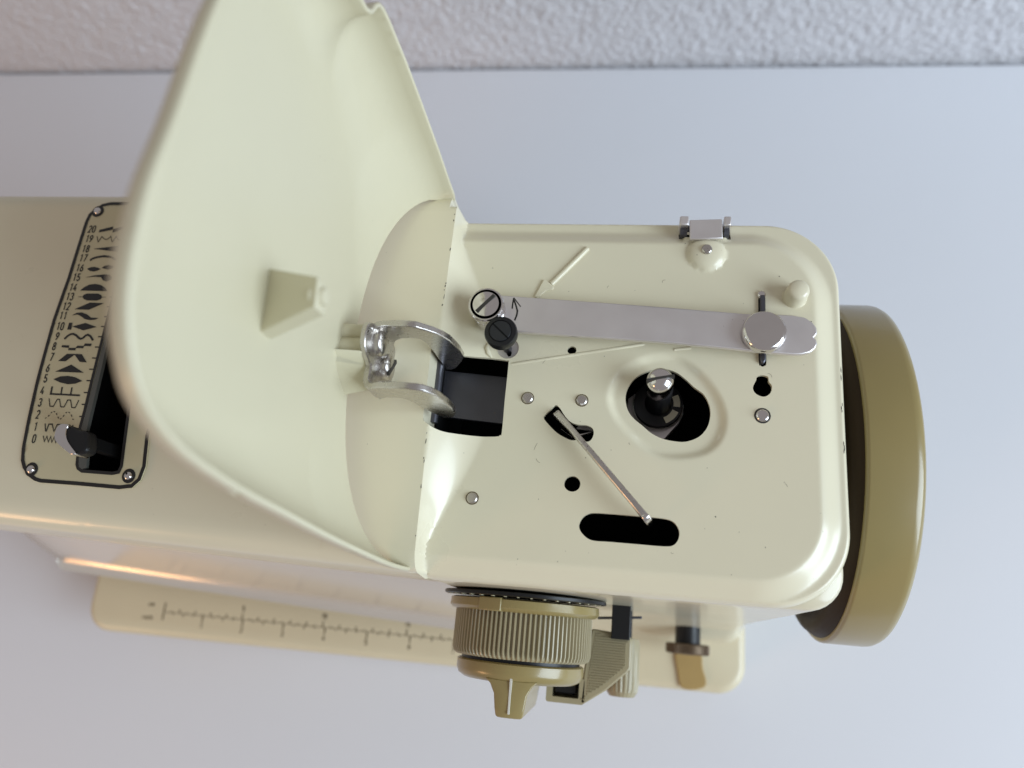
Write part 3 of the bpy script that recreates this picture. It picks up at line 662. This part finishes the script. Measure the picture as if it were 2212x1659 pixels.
# ------------------------------------------------------------------ details on the plate
def on_plate(px, py, off=0.): return at_f(px, py, plate_h, off)
for px, py, r, m in [(1140, 860, 1.9, M_worn), (1257, 865, 1.85, M_worn), (1020, 1076, 1.85, M_worn), (1647, 898, 2.05, M_chrome), (1527, 539, 1.8, M_worn)]:
    c = on_plate(px, py); rivet(c[:2], c[2] + .1, r, 1.0, m, plate, 24, .75); 
    if py not in (898, 539): marks('rivet_ring', [circle(c[0], c[1], 2.12, 24)], [], plate_h, M_fadeink, plate, .04)
    if py == 898: marks('rivet_ring', [circle(c[0], c[1], 2.5, 24)], [], plate_h, M_rust, plate, .05)
c = on_plate(*ZB(1858, 500)); lathe('stop_pin', c[:2], 'z', [(4.2, c[2] + .6), (3.7, c[2] - .5), (3.5, c[2] - 5.2), (3.2, c[2] - 6.2), (2.4, c[2] - 6.8), (.05, c[2] - 6.9)], M_cream, plate, 30, smooth=50)
# embossed arrow
def sausage(name, pts, r, m, parent, flat=.55):
    P = [on_plate(*p) for p in pts]; return tube(name, [(p[0], p[1], p[2] + r * (1 - flat) - r * .35) for p in P], r, m, parent)
sh = [on_plate(*ZB(*p)) for p in [(745, 232), (545, 430)]]
d = np.array(sh[1][:2]) - np.array(sh[0][:2]); Ln = np.linalg.norm(d); d /= Ln
tube('embossed_arrow', [(sh[0][0] + d[0] * t, sh[0][1] + d[1] * t, sh[0][2] + (.7 if t in (0, Ln) else -.05)) for t in (0, .5, Ln * .5, Ln - .01, Ln)], [.3, .95, .95, .95, .5], M_cream, plate, 12)
head = [on_plate(*ZB(*p))[:2] for p in [(510, 408), (552, 440), (556, 455), (545, 462), (515, 468), (482, 498), (455, 500), (475, 462), (498, 420)]]
prism('embossed_arrow', catmull(head, 2), lambda x, y: 231.2, lambda x, y: 232.6, M_cream, plate, .5, seg=3)
for a, b, r in [(ZB(316, 862), ZB(1060, 750), .62), (ZB(1205, 782), ZB(1300, 772), .6)]:
    A, B = on_plate(*a), on_plate(*b)
    tube('pressed_rib', [(A[0] + (B[0] - A[0]) * t, A[1] + (B[1] - A[1]) * t, 232.3) for t in (0, .03, .35, .7, .97, 1)], [.1, r, r, r, r, .1], M_cream, plate, 12)
q = [on_plate(*ZB(*p)) for p in [(205, 745), (196, 775), (206, 805), (222, 826)]]
tube('pressed_rib', [(p[0], p[1], p[2] - .1) for p in q], [.3, .8, .8, .3], M_cream, plate, 10)
# dark strip added for the lever slot's shaded inside, bright bead for its lit end
prism('slot_dark_fill', [at(*ZB(*p), 232) for p in [(1668, 494), (1696, 494), (1700, 846), (1690, 862), (1676, 862), (1668, 840)]], 230.6, 240, M_darksteel, machine, .5)
rivet(at(*ZB(1681, 482), 231), 232.2, 1.45, 1.4, M_chrome, machine, 16, name='slot_lit_end')
# hinge clip on the rear edge
clip = prism('hinge_clip', [at(*p, 229) for p in [(1490, 474), (1560, 472), (1562, 514), (1490, 516)]], lambda x, y: 229.2, 230.4, M_steel, machine, .3, label='small steel hinge clip on the rear edge')
for xs in ((1468, 1487), (1563, 1578)):
    l, r_ = at(xs[0], 490, 231)[0], at(xs[1], 490, 231)[0]; y0, y1 = at(1520, 512, 231)[1], at(1520, 473, 231)[1]
    prism('ear', [(l, y1 - 3.4), (r_, y1 - 3.4), (r_, y1), (l, y1)], 229, 235, M_steel, clip, .4)
    lathe('knuckle', ((y0 + y1) / 2 - .4, 233.4), 'x', [(2.3, l + .3), (2.3, r_ - .3)], M_darksteel, clip, 20)
yy0, yy1 = at(1520, 512, 234)[1], at(1520, 478, 234)[1]
lathe('hinge_pin', ((yy0 + yy1) / 2, 234), 'x', [(1.1, nl + .6), (1.1, nr - .6)], M_darksteel, clip, 14)

# spindle
sc = at(*ZO(735, 880), 250); SX, SY = sc
spn = lathe('winder_spindle', (SX, SY), 'z', [(4.3, 262), (4.3, 249), (4.5, 248.2), (4.0, 247), (3.9, 232)], M_black, machine, 36, label='slotted winder spindle standing in the oval opening')
hd = (SX - .6, SY + .2)
lathe('spindle_head', hd, 'z', [(4.0, 233), (4.2, 226), (4.15, 224.2), (3.7, 222.8), (2.6, 221.7), (1.2, 221.2), (.05, 221.1)], M_chrome, spn, 44, smooth=60)
bar_at(hd, 8.5, .75, math.radians(12), 220.9, 224, M_rust, spn, 'screw_slot')
lathe('collar', (SX, SY), 'z', [(8.2, 253), (8.3, 249.6), (8.1, 249.), (4, 248.9)], M_black, spn, 44)
lathe('collar_rim', (SX, SY), 'z', [(8.0, 254.6), (8.6, 254.2), (8.6, 251.6), (8.1, 251.2)], M_steel, spn, 44)
for a0, a1 in ((-68, -22), (-8, 28)):
    ri = [(SX + 6.3 * math.cos(math.radians(a)), SY + 6.3 * math.sin(math.radians(a))) for a in np.linspace(a0, a1, 8)]
    marks('cream_spot', [], [(ri, 2.2)], lambda x, y: np.full(np.shape(x), 248.9), M_cream, spn, .1)
fc = [at(*ZO(*p), 254) for p in [(230, 780), (340, 700), (1100, 700), (1170, 900), (1160, 1050), (1090, 1200), (840, 1480), (700, 1560), (400, 1300), (200, 1000)]]
prism('spindle_cam', fc, 254., 257, M_steel, spn, .3)

# diagonal thread-check lever
p0 = at(*ZC(418, 408), 229); p1 = at(*ZC(1035, 1130), 224)
dd = np.array(p1) - np.array(p0); LL = np.linalg.norm(dd); dd /= LL; nn = np.array([-dd[1], dd[0]])
def rect_ring(t, h, w, th, side=0.):
    c = np.array(p0) + dd * t
    return [(c[0] + nn[0] * w / 2 + nn[0] * side, c[1] + nn[1] * w / 2 + nn[1] * side, h), (c[0] - nn[0] * w / 2 + nn[0] * side, c[1] - nn[1] * w / 2 + nn[1] * side, h), (c[0] - nn[0] * w / 2, c[1] - nn[1] * w / 2, h + th), (c[0] + nn[0] * w / 2, c[1] + nn[1] * w / 2, h + th)]
rod = loft('check_lever', [rect_ring(0, 233, 1.6, 6), rect_ring(1.2, 229.6, 2.2, 4.5), rect_ring(5, 228.4, 2.1, 3.8), rect_ring(9, 226.2, 1.7, 3.6), rect_ring(LL * .5, 225, 1.8, 3.2), rect_ring(LL - 5, 224, 1.9, 3), rect_ring(LL, 224, 2.1, 3.0)], M_worn, machine, label='thin steel lever lying diagonally across the plate')
bevel(rod, .35, 2, 30)
tp = loft('bent_tip', [rect_ring(LL - .6, 223.8, 2.2, 3.), rect_ring(LL + .9, 223.9, 2.3, 4), rect_ring(LL + 2.2, 225.6, 2.2, 5), rect_ring(LL + 2.8, 229, 2., 6)], M_chrome, rod); bevel(tp, .4, 2, 30)
prism('lever_foot', [at(*ZC(*p), 238) for p in [(500, 560), (570, 600), (700, 560), (690, 520), (600, 500), (540, 590)]], 238, 239.5, M_steel, rod, .2)

# ------------------------------------------------------------------ handwheel
HW = (64.5, 305)
wheel = lathe('handwheel', HW, 'x', [(58, 75.2), (63.6, 74.3), (64.6, 74.5), (65.1, 75), (65.2, 75.6), (65.2, 88.8), (65, 90.2), (64.3, 91.5), (63, 92.3), (58, 93), (20, 94.5), (.1, 94.6)], M_gold, machine, 140, smooth=45, label='old gold handwheel on the right end')
lathe('inner_dish', HW, 'x', [(63.6, 75), (63.2, 73.6), (61.6, 71.4), (58.8, 70.2), (55, 70.6), (48, 74), (28, 76)], mat('shaded_gold_plastic', (.035, .022, .010), .5, spec=.15, var=.1, vscale=60), wheel, 120, smooth=60)  # wheel's gold plastic, darkened in colour for the shade beside the pillar
lathe('hub', HW, 'x', [(24, 66), (26, 72), (26, 84)], M_black, wheel, 48)

# ------------------------------------------------------------------ stitch length dial on the front
DC = (-34.6, 287)
NR = 92
dial = lathe('stitch_dial', DC, 'y', [(24.9, 2.2), (25.2, 0), (25.2, -12.8), (24.6, -14.4), (23.6, -15.1), (10, -15.2)], M_gold2, machine, NR * 4, smooth=25, label='ribbed tan stitch length dial with a grip wing',
             rfun=lambda k, i: 1. if k in (0, 5) else (1.0 if (i % 4) in (0, 1) else (.948 if k < 3 else .98)))
fl = [(27.2 * math.cos(a) + DC[0], 27.2 * math.sin(a) + DC[1]) for a in np.linspace(0, 2 * math.pi, 64, endpoint=False)]
lathe('flange_ring', DC, 'y', [(26.2, 4.6), (27.4, 4.2), (27.6, 1.6), (26.6, .6), (25.2, .2)], M_gold, dial, 72)
prism_axis('pointer', [(DC[0] + 27.9 * math.cos(a), DC[1] + 27.9 * math.sin(a)) for a in (math.radians(-118), math.radians(-108), math.radians(-100))] + [(DC[0] + 24 * math.cos(a), DC[1] + 24 * math.sin(a)) for a in (math.radians(-100), math.radians(-118))], 'y', .2, 4.8, M_gold, dial, .4)
dplate = lathe('dial_plate', DC, 'y', [(29.3, 6.8), (30, 6.5), (30, 5.6), (29.4, 5.3), (10, 5.2)], M_black, dial, 72)
for a in range(-160, -15, 9):
    t = math.radians(a); ca, sa = math.cos(t), math.sin(t)
    prism_axis('dial_mark', [(DC[0] + r * ca - s * sa, DC[1] + r * sa + s * ca) for r, s in ((27.6, -.35), (29.2, -.35), (29.2, .35), (27.6, .35))], 'y', 5.05, 5.25, M_panel, dplate, 0)
lathe('gap_ring', DC, 'y', [(21.5, -14.8), (21.5, -16.6)], M_black, dial, 48)
hub = lathe('hub', DC, 'y', [(22.4, -16.3), (23, -16.8), (23, -19.6), (22.2, -21.4), (20.2, -22.6), (16, -23)], M_gold, dial, 64, smooth=50)
def wing_sec(y, w, hh): return [(DC[0] + x, y, DC[1] + z) for x, z in ((-w, -hh), (-w * .55, -hh - .8), (w * .55, -hh - .8), (w, -hh), (w, hh), (w * .55, hh + .8), (-w * .55, hh + .8), (-w, hh))]
wg = loft('grip_wing', [wing_sec(-21.5, 9., 20.8), wing_sec(-23, 7.2, 21), wing_sec(-26, 5.6, 21.4), wing_sec(-30.5, 5.0, 21.2), wing_sec(-32.8, 4.6, 20.6), wing_sec(-33.4, 4.0, 20)], M_gold, dial, smooth=40); bevel(wg, .4, 2, 35)
prism('grip_line', [(DC[0] - .45, -17.5), (DC[0] + .45, -17.5), (DC[0] + .35, -32), (DC[0] - .35, -32)], 264.6, 266, mat('white_inlay', (.6, .57, .5), .5), wg, .1)

# reverse lever with ribbed press plate
LV = [at(*ZM(*p), 305) for p in [(300, 392), (555, 435), (738, 486), (746, 560), (735, 835), (700, 880), (450, 1090), (200, 1240), (165, 1225), (215, 830)]]
rev = prism('reverse_lever', LV, 303.5, 312, M_gold2, machine, .6, label='tan reverse lever with ribbed press plate right of the dial')
ins = [tuple(p) for p in inset(LV, 2.0)]
A = np.array(ins); y0, y1 = A[:, 1].min(), A[:, 1].max()
vs, fs = [], []
yk = y0 + .5
while yk < y1 - .3:
    xs = []
    for i in range(len(A)):
        a, b = A[i], A[(i + 1) % len(A)]
        if (a[1] > yk) != (b[1] > yk): xs.append(a[0] + (b[0] - a[0]) * (yk - a[1]) / (b[1] - a[1]))
    if len(xs) >= 2:
        xa, xb_ = min(xs), max(xs); nseg = max(1, int((xb_ - xa) / .55))
        for j in range(nseg):
            c = xa + (xb_ - xa) * (j + .5) / nseg; w = .21; b = len(vs)
            vs += [(c - w, yk - .33, 303.55), (c + w, yk - .33, 303.55), (c + w, yk + .33, 303.55), (c - w, yk + .33, 303.55), (c - w * .6, yk - .2, 303.15), (c + w * .6, yk - .2, 303.15), (c + w * .6, yk + .2, 303.15), (c - w * .6, yk + .2, 303.15)]
            fs += [[b + 4, b + 5, b + 6, b + 7], [b, b + 1, b + 5, b + 4], [b + 1, b + 2, b + 6, b + 5], [b + 2, b + 3, b + 7, b + 6], [b + 3, b, b + 4, b + 7]]
    yk += .95
me = bpy.data.meshes.new('press_texture'); me.from_pydata([V(*v) for v in vs], [], fs); me.update()
o = link('press_texture', me, M_gold2, rev, None, None); o['kind'] = 'stuff'
bx = loft('lever_end', [[(x, y, h) for x, y in rrect(-25.9, -11.6, -30.6, -21.5, .8, 3)] for h in (303.5, 316)], M_gold2, rev, caps=(False, True)); bevel(bx, .3, 2)
fr_o = rrect(-25.9, -11.6, -30.6, -21.5, .8, 3); fr_i = rrect(-23.6, -13.6, -28.6, -20.8, .5, 3)
n = len(fr_o); raw('lever_end_rim', [(x, y, 303.5) for x, y in fr_o] + [(x, y, 303.5) for x, y in fr_i] + [(x, y, 310) for x, y in fr_i], [[i, (i + 1) % n, n + (i + 1) % n, n + i] for i in range(n)] + [[n + i, n + (i + 1) % n, 2 * n + (i + 1) % n, 2 * n + i] for i in range(n)], M_gold2, rev)
prism('insert', [(-22.8, -27.4), (-14.6, -27.4), (-14.6, -20), (-22.8, -20)], 305.4, 312, M_black, rev, .5)
# knob below the lever, slot rod
kb2 = lathe('control_knob', (2.6, 338), 'y', [(6.4, -6), (6.9, -8), (6.9, -24), (6.5, -27), (5.2, -29), (.05, -29.4)], M_gold2, machine, 88, smooth=25, rfun=lambda k, i: 1 if (i % 4 < 2 or k > 3 or k < 1) else .955, label='small ribbed tan knob below the reverse lever')
lathe('shaft', (2.6, 338), 'y', [(3.4, 6), (3.4, -7)], M_black, kb2, 24)
prism_axis('slot_blade', [(-2.5, 300), (4.6, 300), (4.6, 330), (-2.5, 330)], 'y', -6, 10, M_black, machine, .3)
prism('slot_edge', [(-8, .6), (9, 2.2), (9, 3.2), (-8, 1.6)], 306, 309, M_darksteel, machine, .2)
# knurled thumb knob low on the pillar
tk = lathe('thumb_knob', (35.6, 413), 'y', [(10.2, -7.2), (11, -7.8), (11, -11.6), (10.2, -12.2), (3, -12.6)], M_bronze, machine, 176, smooth=25, rfun=lambda k, i: 1 if (i % 4 < 2) else .95, label='dark knurled thumb knob low on the front')
lathe('neck', (35.6, 413), 'y', [(6.4, 4), (6.4, -7.4)], M_black, tk, 32)

# chipped paint along the edges of the raised rib and of the plate
def chip(x, y, l, w, ang):
    pts = []
    for k in range(9):
        a = 2 * math.pi * k / 9; r = random.uniform(.6, 1.1); p, q = l * r * math.cos(a), w * r * math.sin(a)
        pts.append((x + p * math.cos(ang) - q * math.sin(ang), y + p * math.sin(ang) + q * math.cos(ang)))
    marks('paint_chip', [pts], [], plate_h, M_rust, plate, .04)
for y in [131, 128.5, 117, 104, 103, 101.5, 99, 96, 52, 49.5, 44, 43, 35, 20]:
    chip(-62.3 + random.uniform(-.15, .25), y, random.uniform(.25, .95), random.uniform(.12, .24), math.pi / 2 + random.uniform(-.15, .15))
for k in range(9):
    chip(66.4 + random.uniform(-.2, .3), random.uniform(38, 92), random.uniform(.3, 1.3), random.uniform(.08, .16), math.pi / 2)
for k in range(20):
    chip(random.uniform(-55, 60), random.uniform(12, 125), random.uniform(.1, .28), random.uniform(.08, .2), random.uniform(0, 3))

for k in range(12):
    x, y = random.uniform(-45, 55), random.uniform(16, 122); a = random.uniform(0, 6.28); c = random.uniform(-.5, .5); l = random.uniform(.8, 2.6)
    pts = []
    for j in range(6):
        pts.append((x, y)); x += math.cos(a) * l / 5; y += math.sin(a) * l / 5; a += c
    marks('scratch', [], [(pts, .09)], plate_h, M_fadeink, plate, .03)

# thin amber strip on the plinth below the thumb knob and a small socket tab at the right end
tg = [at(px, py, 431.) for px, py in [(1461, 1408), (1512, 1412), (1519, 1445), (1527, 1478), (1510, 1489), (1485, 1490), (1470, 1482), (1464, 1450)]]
prism('amber_strip', catmull(tg, 3), 431.4, 432.9, mat('amber_finish', (.40, .27, .10), .35, coat=.2, var=.15, vscale=90), machine, .5)
